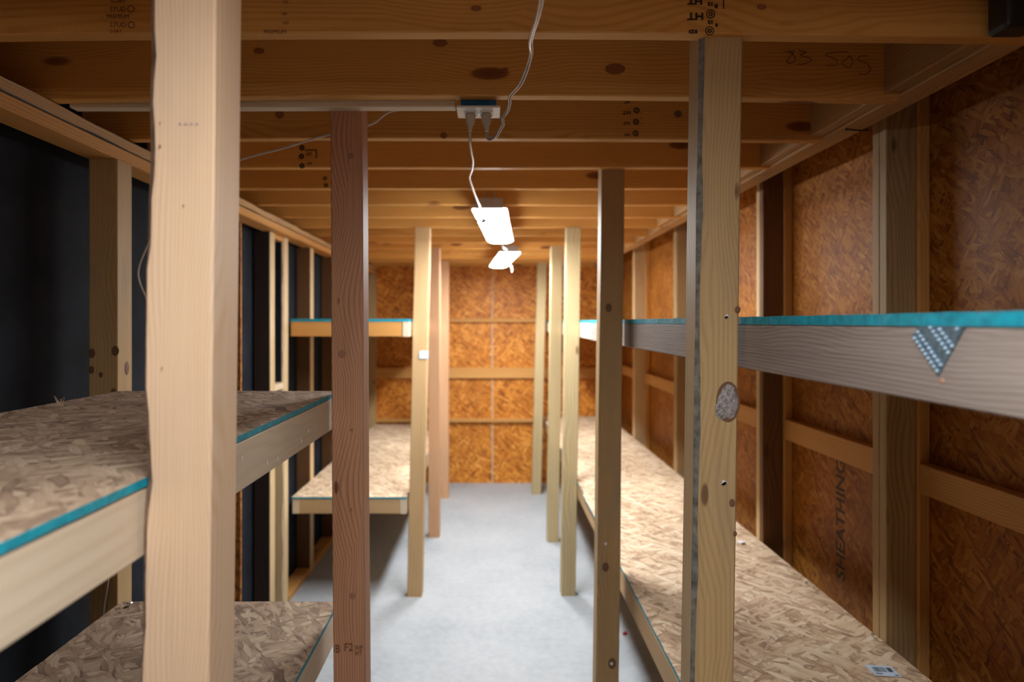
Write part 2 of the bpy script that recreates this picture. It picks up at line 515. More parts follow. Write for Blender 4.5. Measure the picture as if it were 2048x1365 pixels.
# ------------------------------------------------------------------ the shell
Z_J = 2.263           # underside of the joists
structure(box('floor', (-1.75, -2.6, -0.12), (1.75, 7.5, 0.0), M['concrete'], bev=0))
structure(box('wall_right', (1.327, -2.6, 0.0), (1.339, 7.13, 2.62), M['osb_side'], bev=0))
structure(box('wall_left', (-1.325, -2.6, 0.0), (-1.313, 7.13, 2.62), M['felt'], bev=0))
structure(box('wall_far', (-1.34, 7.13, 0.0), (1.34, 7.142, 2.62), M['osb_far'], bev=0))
structure(box('wall_back', (-1.34, -2.612, 0.0), (1.34, -2.6, 2.62), M['osb_far'], bev=0))
structure(box('ceiling', (-1.34, -2.612, 2.447), (1.34, 7.142, 2.462), M['osb_deck'], bev=0))
# pale seam where two sheets of the far wall meet
structure(box('trim_1', (-0.008, 7.1255, 0.0), (0.006, 7.1315, 2.44), plain('seam dust', (0.50, 0.40, 0.28), 0.8), bev=0.001))

# ------------------------------------------------------------------ ceiling joists
joist_words = [
    None,
    'first joist seen, wide orange spruce with black heat stamps and PREMIUM printed',
    'second joist from the camera, darker, with 83 505 handwritten near its right end',
    'third joist from the camera, stamped HT in a column, just behind the outlet box',
    'fourth joist from the camera, black stamp and corner mark left of centre',
    'fifth joist from the camera, faint stamp at left, just before the nearer lamp',
    'sixth joist from the camera, above the near end of the nearer lamp',
    'seventh joist from the camera, above the middle of the nearer lamp',
    'eighth joist from the camera, over the far end of the nearer lamp',
    'ninth joist from the camera, just past the nearer lamp',
    'tenth joist from the camera, between the two lamps',
    'eleventh joist from the camera, above the near end of the farther lamp',
    'twelfth joist from the camera, above the middle of the farther lamp',
    'thirteenth joist from the camera, over the far half of the farther lamp',
    'fourteenth joist from the camera, last but one before the far wall',
    'last joist, closest to the far strand board wall',
]
joists = {}
for k in range(1, 16):
    y = 1.35 + 0.4065 * (k - 1) + (0.022 if k == 1 else 0.0)
    if y > 7.05:
        break
    xl, xr = (-1.30, 1.045) if k > 1 else (-1.30, 1.13)
    sag = 0.0
    j = board('ceiling_joist', (xl, y + 0.019, Z_J + 0.092), (xr, y + 0.019, Z_J + 0.092 + random.uniform(-0.001, 0.001)),
              0.038, 0.184, M['joist'], xdir=(0, 1, 0), wob=0.0015, seed=k * 3.7, bow={1: 0.010, 2: 0.011, 3: 0.006}.get(k, 0.0))
    tag(j, joist_words[k], 'joist', 'ceiling joists')
    joists[k] = j
near_joist = board('ceiling_joist', (-1.30, 0.963, Z_J + 0.092), (1.13, 0.963, Z_J + 0.092), 0.038, 0.184, M['joist'], xdir=(0, 1, 0))
tag(near_joist, 'joist just above the top edge of the photo, ahead of the first one seen', 'joist', 'ceiling joists')

YJ = {k: 1.35 + 0.4065 * (k - 1) + (0.022 if k == 1 else 0.0) for k in range(1, 16)}
FRONT = (0, -1, 0)
def on_joist(k, px, py):
    """metres on the front face of joist k for a place read off the photograph"""
    Y = YJ[k] - 0.0022
    return ((px - 985) * Y / 1365, Y, 1.68 - (py - 645) * Y / 1365)

# stamps on the first joist
j = joists[1]
R180 = math.pi
for (px, py, s, body) in ((1391, 32, 0.020, 'HT'), (1390, 2, 0.018, 'HT'), (1386, 63, 0.010, 'KD'),
                          (1421, 8, 0.009, '12'), (1421, 44, 0.009, '12'), (1433, 50, 0.008, 'S'), (1432, 12, 0.010, 'B')):
    text('grade_stamp', body, s, on_joist(1, px, py), FRONT, M['ink'], j, R180, sx=1.25, bold=0.0006)
for (px, py) in ((1421, 28), (1419, 62)):
    bm = ring_bm(0.0072, 0.0092)
    ring_bm(0.002, 0.0045, bm=bm)
    bm_obj('grade_stamp', bm, M['ink'], face_matrix(on_joist(1, px, py), FRONT), j)
text('pen_mark', 'l', 0.026, on_joist(1, 1447, 10), FRONT, M['ink'], j, 0.0)
text('pen_mark', '/', 0.045, on_joist(1, 1994, 22), FRONT, M['ink'], j, 0.0)
for (px, py, s, body) in ((236, 19, 0.013, 'STUD'), (236, 33, 0.011, 'PREMIUM'), (236, 50, 0.013, 'STUD'), (232, 63, 0.009, 'S-DRY'), (236, 3, 0.011, 'S-DRY')):
    text('faded_stamp', body, s, on_joist(1, px, py), FRONT, M['faint_ink'], j)
for (px, py) in ((262, 18), (263, 50)):
    bm_obj('faded_stamp', ring_bm(0.0055, 0.0072), M['faint_ink'], face_matrix(on_joist(1, px, py), FRONT), j)
for (px, py, s, body) in ((550, 64, 0.011, 'PREMIUM'), (568, 28, 0.008, '100'), (572, 5, 0.008, 'HT'), (572, 46, 0.008, 'KD')):
    text('faded_stamp', body, s, on_joist(1, px, py), FRONT, M['faint_ink'], j)
# handwriting on the second joist
def pen(name, strokes, k, parent, r=0.0008, mat='ink'):
    bm = bmesh.new()
    for st in strokes:
        tube_bm([on_joist(k, x, y) for x, y in st], r, 5, bm, n=5)
    bm_obj(name, bm, M[mat], None, parent)
pen('handwritten_number', [
    [(1570, 105), (1588, 102), (1580, 113), (1573, 124), (1582, 127), (1591, 120), (1586, 110), (1578, 104)],
    [(1596, 101), (1613, 105), (1600, 110), (1622, 118), (1612, 127), (1595, 129)]], 2, joists[2])
pen('handwritten_number', [
    [(1697, 104), (1672, 105), (1651, 110), (1672, 120), (1670, 131), (1652, 131)],
    [(1700, 112), (1688, 122), (1684, 128), (1699, 135), (1705, 120), (1696, 112)],
    [(1736, 112), (1719, 113), (1716, 121), (1732, 126), (1741, 139), (1732, 148), (1718, 148)],
    [(1710.5, 133.5), (1711.5, 134.5)]], 2, joists[2])
# stamps on joists three, four, five
for (px, py, s, body) in ((1254, 204, 0.012, 'HT'), (1253, 225, 0.017, 'HT'), (1253, 246, 0.014, 'HT'), (1254, 269, 0.012, 'HT')):
    text('grade_stamp', body, s, on_joist(3, px, py), FRONT, M['ink'], joists[3], R180, sx=1.2, bold=0.0004)
for (px, py) in ((1273, 221), (1272, 244), (1271, 267)):
    bm = ring_bm(0.0055, 0.0095); ring_bm(0.0005, 0.003, bm=bm)
    bm_obj('grade_stamp', bm, M['ink'], face_matrix(on_joist(3, px, py), FRONT), joists[3])
text('grade_stamp', ',\n,\n,', 0.02, on_joist(3, 1282, 233), FRONT, M['ink'], joists[3])
for (px, py, s, body) in ((618, 309, 0.016, 'HT'), (619, 328, 0.014, 'HT')):
    text('grade_stamp', body, s, on_joist(4, px, py), FRONT, M['ink'], joists[4], 0, bold=0.0004)
for (px, py) in ((604, 296), (603, 313), (604, 332)):
    bm_obj('grade_stamp', ring_bm(0.003, 0.010), M['ink'], face_matrix(on_joist(4, px, py), FRONT), joists[4])
pen('corner_mark', [[(611, 301), (622, 301), (633, 301)], [(633, 301), (633, 310), (632, 317)]], 4, joists[4], r=0.0022)
for (px, py) in ((650, 357), (652, 371)):
    bm_obj('grade_stamp', ring_bm(0.003, 0.009), M['brown_ink'], face_matrix(on_joist(5, px, py), FRONT), joists[5])
bm_obj('bored_hole', disc_bm(0.012, 0.0006), M['knot_dark'], face_matrix(on_joist(3, 1356, 228), FRONT), joists[3])
bm_obj('knot', disc_bm(0.011, 0.0006), M['knot_joist'], face_matrix(on_joist(3, 887, 271), FRONT), joists[3])
bm_obj('knot', disc_bm(0.014, 0.0006), M['knot_joist'], face_matrix(on_joist(3, 559, 229), FRONT), joists[3])
for k, px, py, r in ((2, 1230, 138, 0.019), (2, 880, 86, 0.014), (2, 518, 102, 0.010), (2, 1010, 139, 0.006), (1, 1523, 14, 0.007), (1, 952, 17, 0.008)):
    bm_obj('knot', disc_bm(r, 0.0006), M['knot_joist'], face_matrix(on_joist(k, px, py), FRONT) @ Matrix.Diagonal((1.4, 0.75, 1, 1)), joists[k])

# rim pieces along the right ends of the joists
r = board('rim_board', (1.0825, 0.9, Z_J + 0.092), (1.0825, 7.12, Z_J + 0.092), 0.075, 0.184, M['plate'], xdir=(1, 0, 0))
tag(r, 'long rim board the right ends of the joists run into', 'board')
for k in range(1, 8):
    y0, y1 = YJ[k] + 0.0385, YJ[k + 1] - 0.0005
    b = board('joist_blocking', (1.026, y0, Z_J + 0.094), (1.026, y1, Z_J + 0.094), 0.036, 0.176, M['plate' if k % 2 else 'treated'], xdir=(1, 0, 0),
              wane={0: (0.012, 0.012)} if k == 2 else None)
    tag(b, 'short blocking board between joists %s at the right rim' % (
        'one and two,', 'two and three, knotty and waney', 'three and four,', 'four and five,', 'five and six,', 'six and seven,', 'seven and eight,')[k - 1], 'board', 'blocking between the joists')
# double top plate of the left wall
for z, lab in ((2.2350, 'upper layer of the doubled left top plate, with dark ragged lower edge'), (2.1965, 'lower layer of the doubled left top plate, over the left studs')):
    p = board('top_plate', (-1.165, 0.6, z), (-1.262, 7.12, z), 0.092, 0.037, M['plate' if z > 2.22 else 'orange_board'], xdir=(1, 0, 0), wob=0.0005,
              wane={1: (0.004, 0.006), 2: (0.003, 0.004)} if z > 2.22 else None, bark=M['black'])
    tag(p, lab, 'board', 'left top plates')
# board behind the second joist
p = board('nailer_board', (-1.115, 1.819, 2.292), (-0.098, 1.819, 2.292), 0.038, 0.089, M['pale_board'], xdir=(0, 1, 0))
tag(p, 'pale board hung behind the second joist, ending at the outlet box', 'board')
p = board('top_plate', (1.245, 0.6, 2.42), (1.245, 7.12, 2.42), 0.089, 0.038, M['plate'], xdir=(1, 0, 0))
tag(p, 'top plate over the right wall studs, hidden behind the rim board', 'board')

# ------------------------------------------------------------------ posts
def post(xb, xt, yf, z1, w, d, mat, label, wane=None, bark=None, z0=0.0, seed=None):
    o = board('support_post', (xb, yf + d / 2, z0), (xt, yf + d / 2, z1), w, d, M[mat], wane=wane, bark=bark, ch=0.003, wob=0.0012, seed=seed, step=0.03 if wane else 0.09)
    return tag(o, label, 'post', 'aisle posts')
P1L = post(-0.4165, -0.3905, 0.865, 2.44, 0.086, 0.089, 'fir', 'nearest left post, big pale fir with a waney bark edge', wane={0: (0.0060, 0.018)}, seed=3.2)
P2L = post(-0.3825, -0.3960, 1.840, 2.44, 0.087, 0.080, 'red_fir', 'second left post, reddish brown fir at the end of the near left shelves')
P3L = post(-0.4775, -0.4270, 4.170, 2.262, 0.092, 0.089, 'tan_post', 'third left post, leaning, pale tan with a silver sticker')
P4L = post(-0.4570, -0.4560, 5.320, 2.262, 0.089, 0.089, 'pink_fir', 'fourth left post, pinkish, right behind the tan leaning one')
P5L = post(-0.4630, -0.4630, 6.500, 2.262, 0.089, 0.089, 'pink_fir', 'last left post, pinkish, closest to the far wall')
P1R = post(0.4344, 0.4680, 1.390, 2.44, 0.087, 0.078, 'treated', 'nearest right post, tan with a big grey resin knot and dark left corner', wane={0: (0.010, 0.006)}, bark=M['grey_wane'], seed=11.3)
P2R = post(0.4360, 0.4637, 2.610, 2.44, 0.088, 0.086, 'treated', 'second right post, dark brown, in front of the right lower shelf')
P3R = post(0.4660, 0.4967, 4.185, 2.262, 0.089, 0.089, 'treated_pale', 'third right post, greenish tan with bright white left edge')
P4R = post(0.4620, 0.4920, 5.210, 2.262, 0.089, 0.089, 'treated_pale', 'fourth right post, greenish tan with a slanting brown streak')
P5R = post(0.4270, 0.4830, 6.650, 2.262, 0.089, 0.089, 'treated_pale', 'last right post, pale green tinted, nearest the far wall')

def on_post(yf, px, py, e=0.0022):
    Y = yf - e
    return ((px - 985) * Y / 1365, Y, 1.68 - (py - 645) * Y / 1365)

# marks on the nearest right post
bm = bmesh.new()
bmesh.ops.create_icosphere(bm, subdivisions=4, radius=1.0)
for v in bm.verts:
    v.co *= 1 + 0.10 * noise.noise(v.co * 1.6)
    v.co.x = v.co.x * (0.0235 - 0.0065 * v.co.y) + 0.003 * v.co.y
    v.co.y *= 0.039
    v.co.z *= 0.0045
    v.co.z += 0.0012 * noise.noise(v.co * 300)
bm_obj('resin_knot', bm, M['resin'], face_matrix(on_post(1.39, 1455, 804, -0.0005), FRONT), P1R, smooth=True)
bm_obj('knot_rim', ring_bm(0.0, 1.0, h=0.0), M['knot_dark'], face_matrix(on_post(1.39, 1456, 804, 0.0014), FRONT) @ Matrix.Diagonal((0.0245, 0.0415, 1, 1)), P1R)
for (px, py, s) in ((1452, 633, 0.0045), (1447, 965, 0.0060)):
    bm = bmesh.new()
    for q in range(6):
        a = random.random() * 6.28
        box_bm(-s * random.uniform(.3, 1) + math.cos(a) * s * .4, -s * .4 + math.sin(a) * s * .5, 0, s * random.uniform(.3, .8) + math.cos(a) * s * .4, s * .3 + math.sin(a) * s * .5, 0.001, bm=bm)
    bm_obj('plaster_fleck', bm, M['chalk'], face_matrix(on_post(1.39, px, py), FRONT, 0.5), P1R)
for (px, py, s) in ((1464, 1006, 0.006), (1470, 1068, 0.004), (1475, 620, 0.006)):
    bm_obj('dark_knot', disc_bm(s, 0.0005, 10), M['knot_dark'], face_matrix(on_post(1.39, px, py), FRONT) @ Matrix.Diagonal((1, 1.3, 1, 1)), P1R)
for (px, py, s) in ((1217, 616, 0.015), (1211, 1135, 0.016), (1224, 1328, 0.019)):
    bm_obj('dark_knot', disc_bm(s, 0.0005, 16), M['knot_dark'], face_matrix(on_post(2.61, px, py), FRONT) @ Matrix.Diagonal((0.8, 1.1, 1, 1)), P2R)
for (px, py) in ((1211, 1088), (1223, 1328)):
    bm_obj('plaster_fleck', disc_bm(0.006, 0.0012, 8), M['chalk'], face_matrix(on_post(2.61, px, py, 0.003), FRONT), P2R)
for (px, py, s) in ((684, 708, 0.010), (705, 1192, 0.008), (702, 312, 0.008), (702, 1020, 0.004), (703, 860, 0.004)):
    bm_obj('knot', disc_bm(s, 0.0005, 14), M['knot_red'], face_matrix(on_post(1.84, px, py), FRONT), P2L)
text('grade_stamp', 'F2', 0.030, on_post(1.84, 697, 1296), FRONT, M['faint_ink'], P2L, 0, sx=0.9)
text('grade_stamp', 'IB', 0.030, on_post(1.84, 673, 1299), FRONT, M['faint_ink'], P2L, 0, sx=0.8)
text('grade_stamp', 'WP\nHT', 0.018, on_post(1.84, 717, 1302), FRONT, M['faint_ink'], P2L, 0, sx=0.8)
text('pencil_mark', '- - - -', 0.012, on_post(0.865, 377, 246), FRONT, M['purple_ink'], P1L)
for (px, py, s) in ((320, 246, 0.002), (320, 292, 0.003), (324, 736, 0.002), (367, 411, 0.002)):
    bm_obj('knot', disc_bm(s * 0.6, 0.0004, 8), M['knot_red'], face_matrix(on_post(0.865, px, py), FRONT), P1L)
# sticker wrapped on the third left post
s = box('post_sticker', (-0.447, 4.1655, 1.458), (-0.392, 4.1675, 1.506), M['paper'], bev=0.0006)
tag(s, 'small silver sticker on the tan leaning left post', 'sticker')

# ------------------------------------------------------------------ studs of the side walls
studs_right = [
    (2.08, 'stud', 'nearest right wall stud, greyish, rising from the back of the lower shelf'),
    (3.03, 'brown_stud', 'second right wall stud with dark brown face, pale edge, behind the long grey rail'),
    (4.45, 'stud', 'third right wall stud, seen between the two nearest right posts'),
    (5.77, 'pale_stud', 'fourth right wall stud, pale edged, seen right of the dark post'),
    (7.03, 'stud', 'right wall stud in the far right corner'),
    (0.86, 'stud', 'right wall stud beyond the right edge of the photo')]
for i, (y, mt, lab) in enumerate(studs_right):
    if y > 7:
        o = board('wall_stud', (1.2445, y + 0.045, 0.0), (1.2445, y + 0.045, 2.40), 0.089, 0.085, M[mt])
        tag(o, lab, 'stud', 'right wall studs'); continue
    o = thing('wall_stud', (1.2445, y + 0.045, 0.0), lab, 'stud', 'right wall studs')
    # two studs nailed together: pale one at the edge, darker face towards the door
    board('front_stud', (1.2445, y + 0.0195, 0.0), (1.2445, y + 0.0195, 2.40), 0.089, 0.038, M[mt], parent=o)
    board('rear_stud', (1.2445, y + 0.0580, 0.0), (1.2445, y + 0.0580, 2.40), 0.089, 0.038, M['pale_stud' if i in (1, 3) else 'stud'], parent=o)
    b = board('wall_batten', (1.3083, y + 0.055, 0.0), (1.3083, y + 0.055, 2.40), 0.0375, 0.135, M['orange_board'], ch=0.004, wob=0.0004)
    tag(b, 'vertical batten against the right wall behind the %s right stud' % ('nearest', 'second', 'third', 'fourth', 'x', 'out of frame')[i], 'board', 'right wall battens')
girts = [(-2.5, 0.83, 'beyond the frame edge'), (0.99, 2.06, 'lower right, between the frame edge and the nearest stud'), (2.21, 3.01, 'between the nearest and second right studs'),
         (3.16, 4.43, 'between the second and third right studs'), (4.58, 5.75, 'between the third and fourth right studs'), (5.90, 7.02, 'between the fourth right stud and the far corner')]
for (a, b, lab) in girts[1:]:
    o = board('wall_rail', (1.3083, a, 1.2085), (1.3083, b, 1.2085), 0.0375, 0.089, M['orange_board'], xdir=(1, 0, 0), wob=0.0004)
    tag(o, 'horizontal rail on the right wall ' + lab, 'board', 'right wall rails')
# far wall rails
for (z0, z1, t, lab) in ((1.680, 1.718, 0.040, 'thin upper rail across the far wall at eye level'), (1.098, 1.208, 0.038, 'broad middle rail across the far wall'), (0.640, 0.678, 0.040, 'thin lower rail across the far wall at shelf height')):
    o = board('wall_rail', (-1.22, 7.129 - t / 2, (z0 + z1) / 2), (1.20, 7.129 - t / 2, (z0 + z1) / 2), t, z1 - z0, M['orange_board'], xdir=(0, 1, 0), wob=0.0004)
    tag(o, lab, 'board', 'far wall rails')
# sheathing lettering
text('sheathing_stamp', 'SHEATHING', 0.090, (1.3266, 2.60, 0.93), (-1, 0, 0), M['brown_ink'], None, math.pi / 2, sx=0.95, bold=0.0015)
st = [o for o in COL.objects if o.name.startswith('sheathing_stamp')][0]
tag(st, 'faded brown lettering running up the right wall board', 'print')

# left wall
o = board('wall_stud', (-1.1845, 2.119, 0.0), (-1.1845, 2.119, 2.1775), 0.087, 0.085, M['treated'])
tag(o, 'big left wall stud with dark knots, seen left of the nearest post', 'stud', 'left wall studs')
STUD_A = o
o = board('wall_stud', (-1.175, 1.488, 0.0), (-1.175, 1.488, 2.1775), 0.089, 0.085, M['pale_stud'])
tag(o, 'left wall stud at the very left edge of the photo', 'stud', 'left wall studs')
o = thing('wall_stud', (-1.264, 3.78, 0), 'tall left stud with shade-painted black face and bright pale edge', 'stud', 'left wall studs')
board('shade_face', (-1.262, 3.735, 0), (-1.262, 3.735, 2.1775), 0.086, 0.012, M['shaded_stud'], parent=o)  # dark facing paints in the shade on the stud's camera side
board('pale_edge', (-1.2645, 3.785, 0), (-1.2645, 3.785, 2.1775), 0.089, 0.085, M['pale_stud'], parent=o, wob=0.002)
o = board('wall_stud', (-1.2645, 4.035, 0), (-1.2645, 4.035, 2.1775), 0.089, 0.085, M['pale_stud'], wane={1: (0.008, 0.012)}, bark=M['splinter'], step=0.04)
tag(o, 'wavy edged left stud at the near end of the far left shelves', 'stud', 'left wall studs')
board('shade_face', (-1.2705, 3.9885, 1.332), (-1.2705, 3.9885, 2.1500), 0.074, 0.006, M['felt'], parent=o, ch=0.001)  # black sheet paints the gap's shade onto this stud above the sill
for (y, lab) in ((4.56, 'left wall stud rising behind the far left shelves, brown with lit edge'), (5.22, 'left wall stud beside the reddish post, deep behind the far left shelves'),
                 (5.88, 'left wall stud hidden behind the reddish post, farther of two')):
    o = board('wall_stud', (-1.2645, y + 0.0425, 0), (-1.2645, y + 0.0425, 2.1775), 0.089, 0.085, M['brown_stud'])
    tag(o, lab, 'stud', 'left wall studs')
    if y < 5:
        e = board('lit_edge', (-1.2185, y + 0.0425, 0), (-1.2185, y + 0.0425, 2.1775), 0.003, 0.083, M['pale_stud'], parent=o, ch=0.0005)  # pale strip colours in the lamplight on this brown stud's aisle edge
o = board('wall_stud', (-1.2545, 7.085, 0), (-1.2545, 7.085, 2.1775), 0.089, 0.085, M['treated'])
tag(o, 'greenish left stud in the far left corner', 'stud', 'left wall studs')
o = board('header_block', (-1.2645, 3.829, 2.163), (-1.2645, 3.989, 2.163), 0.086, 0.026, M['orange_board'], xdir=(1, 0, 0))
tag(o, 'short header block at the top of the narrow dark gap between left studs', 'board')
o = board('sill_block', (-1.2645, 3.829, 1.310), (-1.2645, 3.989, 1.310), 0.086, 0.036, M['pale_board'], xdir=(1, 0, 0))
tag(o, 'short pale sill block low in the narrow dark gap between left studs', 'board')
o = board('bottom_plate', (-1.2645, 4.09, 0.019), (-1.2645, 7.04, 0.019), 0.089, 0.038, M['orange_board'], xdir=(1, 0, 0))
tag(o, 'orange bottom plate on the floor under the far left shelves', 'board')
o = board('strand_board_strip', (-1.245, 3.205, 0.0), (-1.245, 3.205, 2.15), 0.130, 0.012, M['osb_strip'], ch=0.001)
tag(o, 'narrow orange strand board strip right of the nearest post', 'board')
for (z, y, lab) in ((1.854, 4.10, 'upper green cap nail in the dark gap between left studs'), (1.420, 4.156, 'lower green cap nail in the dark gap between left studs')):
    o = bm_obj('cap_nail', disc_bm(0.012, 0.003, 16), M['green'], face_matrix((-1.3125, y, z), (1, 0, 0)))
    tag(o, lab, 'nail', 'green cap nails')
for (px, py, s) in ((184, 707, 0.012), (231, 702, 0.013), (183, 740, 0.010), (228, 785, 0.010), (202, 750, 0.007)):
    Y = 2.0745
    bm_obj('dark_knot', disc_bm(s, 0.0005, 12), M['knot_dark'], face_matrix(((px - 985) * Y / 1365, Y - 0.001, 1.68 - (py - 645) * Y / 1365), FRONT) @ Matrix.Diagonal((0.9, 1.2, 1, 1)), STUD_A)
bm_obj('edge_knot', disc_bm(0.014, 0.0008, 12), M['knot_dark'], face_matrix((-1.1402, 2.13, 1.537), (1, 0, 0)) @ Matrix.Diagonal((0.8, 1.5, 1, 1)), STUD_A)

# ------------------------------------------------------------------ shelves
def deck(name, x0, x1, y0, y1, z, t, mat, parent, edge_sides=('x0', 'x1', 'y0', 'y1'), seed=1.0, rag=0.0022):
    """Strand board deck; painted edges, slightly ragged."""
    bm = bmesh.new()
    nx, ny = max(2, int((x1 - x0) / 0.035)), max(2, int((y1 - y0) / 0.035))
    per = []
    for i in range(nx): per.append((x0 + (x1 - x0) * i / nx, y0, 'y0'))
    for i in range(ny): per.append((x1, y0 + (y1 - y0) * i / ny, 'x1'))
    for i in range(nx): per.append((x1 - (x1 - x0) * i / nx, y1, 'y1'))
    for i in range(ny): per.append((x0, y1 - (y1 - y0) * i / ny, 'x0'))
    top, bot = [], []
    for (x, y, s) in per:
        k = rag * noise.noise(Vector((x * 23 + seed, y * 23, 1.0)))
        k2 = rag * 0.5 * noise.noise(Vector((x * 19, y * 19 + seed, 5.0)))
        dx = k if s in ('x0', 'x1') else 0
        dy = k if s in ('y0', 'y1') else 0
        top.append(bm.verts.new((x + dx, y + dy, z + k2 * 0.6)))
        bot.append(bm.verts.new((x + dx * 0.3, y + dy * 0.3, z - t)))
    n = len(per)
    f = bm.faces.new(top); f.material_index = 0
    f = bm.faces.new(list(reversed(bot))); f.material_index = 0
    for i in range(n):
        f = bm.faces.new((bot[i], bot[(i + 1) % n], top[(i + 1) % n], top[i]))
        f.material_index = 1 if per[i][2] in edge_sides else 0
    cx, cy = (x0 + x1) / 2, (y0 + y1) / 2
    for v in bm.verts:
        v.co -= Vector((cx, cy, z))
    return bm_obj(name, bm, [M[mat], M['teal']], Matrix.Translation((cx, cy, z)), parent)

G = 'storage shelves'
# --- near left middle shelf
s = thing('storage_shelf', (-0.76, 1.0, 1.38), 'near left middle shelf, brown deck, bright teal edge and pale front rail', 'shelf', G)
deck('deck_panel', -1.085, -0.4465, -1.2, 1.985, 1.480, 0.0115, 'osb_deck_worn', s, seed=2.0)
board('front_rail', (-0.4660, -1.2, 1.4235), (-0.4660, 1.985, 1.4235), 0.037, 0.089, M['pale_board'], parent=s, seed=8)
board('rear_rail', (-1.066, -1.2, 1.4235), (-1.066, 1.98, 1.4235), 0.037, 0.089, M['treated'], parent=s)
board('end_rail', (-1.046, 1.966, 1.4235), (-0.486, 1.966, 1.4235), 0.037, 0.089, M['treated'], parent=s, xdir=(0, 1, 0))
for (px, py) in ((485, 918), (535, 925), (556, 918), (617, 862), (603, 882)):
    Y = 0.4465 * 1365 / (985 - px)
    bm_obj('staple', box_bm(-0.0012, -0.0045, 0, 0.0012, 0.0045, 0.0008), M['chalk'], face_matrix((-0.4470, Y, 1.68 - (py - 645) * Y / 1365), (1, 0, 0), 0.3), s)
# --- near left lower shelf
s = thing('storage_shelf', (-0.76, 1.0, 0.75), 'near left bottom shelf, weathered strand board deck under the middle one', 'shelf', G)
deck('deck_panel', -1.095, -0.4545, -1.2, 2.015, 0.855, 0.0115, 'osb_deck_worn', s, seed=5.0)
board('front_rail', (-0.4740, -1.2, 0.7985), (-0.4740, 2.01, 0.7985), 0.037, 0.089, M['pale_board'], parent=s)
board('rear_rail', (-1.076, -1.2, 0.7985), (-1.076, 2.01, 0.7985), 0.037, 0.089, M['treated'], parent=s)
board('end_rail', (-1.056, 1.992, 0.7985), (-0.495, 1.992, 0.7985), 0.037, 0.089, M['treated'], parent=s, xdir=(0, 1, 0))
# --- far left upper shelf
s = thing('storage_shelf', (-0.86, 5.6, 1.60), 'far left upper shelf at eye level with teal end and orange end rail', 'shelf', G)
deck('deck_panel', -1.215, -0.500, 4.11, 7.085, 1.700, 0.016, 'osb_deck', s, seed=7.0)
board('end_rail', (-1.215, 4.131, 1.6385), (-0.545, 4.131, 1.6385), 0.038, 0.089, M['orange_board'], parent=s, xdir=(0, 1, 0))
board('front_rail', (-0.521, 4.110, 1.6385), (-0.521, 7.085, 1.6385), 0.040, 0.089, M['pale_board'], parent=s)
# --- far left lower shelf
s = thing('storage_shelf', (-0.86, 5.6, 0.52), 'far left lower shelf, brightly lit pale deck reaching the far wall', 'shelf', G)
deck('deck_panel', -1.215, -0.520, 4.13, 7.085, 0.622, 0.0115, 'osb_deck', s, seed=9.0)
board('end_rail', (-1.165, 4.151, 0.565), (-0.562, 4.151, 0.565), 0.038, 0.089, M['tan_post'], parent=s, xdir=(0, 1, 0))
board('front_rail', (-0.541, 4.132, 0.565), (-0.541, 7.085, 0.565), 0.038, 0.089, M['pale_board'], parent=s)
board('rear_rail', (-1.190, 4.135, 0.565), (-1.190, 7.085, 0.565), 0.045, 0.089, M['pale_board'], parent=s)
# --- right upper shelf
s = thing('storage_shelf', (0.85, 3.0, 1.58), 'long right upper shelf at eye level, teal edge over a grey front rail', 'shelf', G)
for (y0, y1, sd) in ((-1.2, 1.462, 1.0), (1.466, 3.60, 2.0), (3.603, 7.1, 3.0)):
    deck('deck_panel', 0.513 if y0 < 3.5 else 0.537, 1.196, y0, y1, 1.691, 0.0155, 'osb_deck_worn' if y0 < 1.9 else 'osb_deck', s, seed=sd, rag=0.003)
board('front_rail', (0.5325, -1.2, 1.6305), (0.5325, 3.60, 1.6305), 0.038, 0.089, M['grey_board'], parent=s, seed=4)
board('front_rail', (0.5560, 3.602, 1.6305), (0.5560, 7.1, 1.6305), 0.038, 0.089, M['pale_board'], parent=s)
board('rear_rail', (1.176, -1.2, 1.6305), (1.176, 7.1, 1.6305), 0.038, 0.089, M['orange_board'], parent=s)
# --- right lower shelf
s = thing('storage_shelf', (0.85, 3.0, 0.60), 'long right lower shelf, wide pale strand board deck below the grey railed one', 'shelf', G)
for (y0, y1, sd) in ((-1.2, 3.887, 4.0), (3.891, 7.1, 6.0)):
    deck('deck_panel', 0.513 if y0 < 3 else 0.5225, 1.197, y0, y1, 0.702, 0.0115, 'osb_deck', s, seed=sd)
board('front_rail', (0.5325, -1.2, 0.6455), (0.5325, 3.1, 0.6455), 0.038, 0.089, M['tan_post'], parent=s)
board('front_rail', (0.5425, 3.102, 0.6455), (0.5425, 7.1, 0.6455), 0.038, 0.089, M['tan_post'], parent=s)
board('rear_rail', (1.176, -1.2, 0.6455), (1.176, 7.1, 0.6455), 0.038, 0.089, M['tan_post'], parent=s)

# ------------------------------------------------------------------ hardware and scraps
# toothed nail plate on the grey rail
xf = 0.5128
bm = bmesh.new()
poly = [(0.832, 1.6635), (0.819, 1.6745), (0.7396, 1.6745), (0.754, 1.656), (0.7826, 1.620)]
A = [bm.verts.new((xf, y, z)) for y, z in poly]
B = [bm.verts.new((xf - 0.0022, y, z)) for y, z in poly]
bm.faces.new(A); bm.faces.new(list(reversed(B)))
for i in range(5):
    bm.faces.new((A[i], A[(i + 1) % 5], B[(i + 1) % 5], B[i]))
d1 = Vector((0.7826 - 0.832, 1.620 - 1.6635)) / 9.5
perp = Vector((-(1.620 - 1.6635), 0.7826 - 0.832)).normalized()
if perp.y < 0: perp = -perp
def inside(pt):
    c = False
    for i in range(5):
        (x1, y1), (x2, y2) = poly[i], poly[(i + 1) % 5]
        if (y1 > pt[1]) != (y2 > pt[1]) and pt[0] < (x2 - x1) * (pt[1] - y1) / (y2 - y1) + x1:
            c = not c
    return c
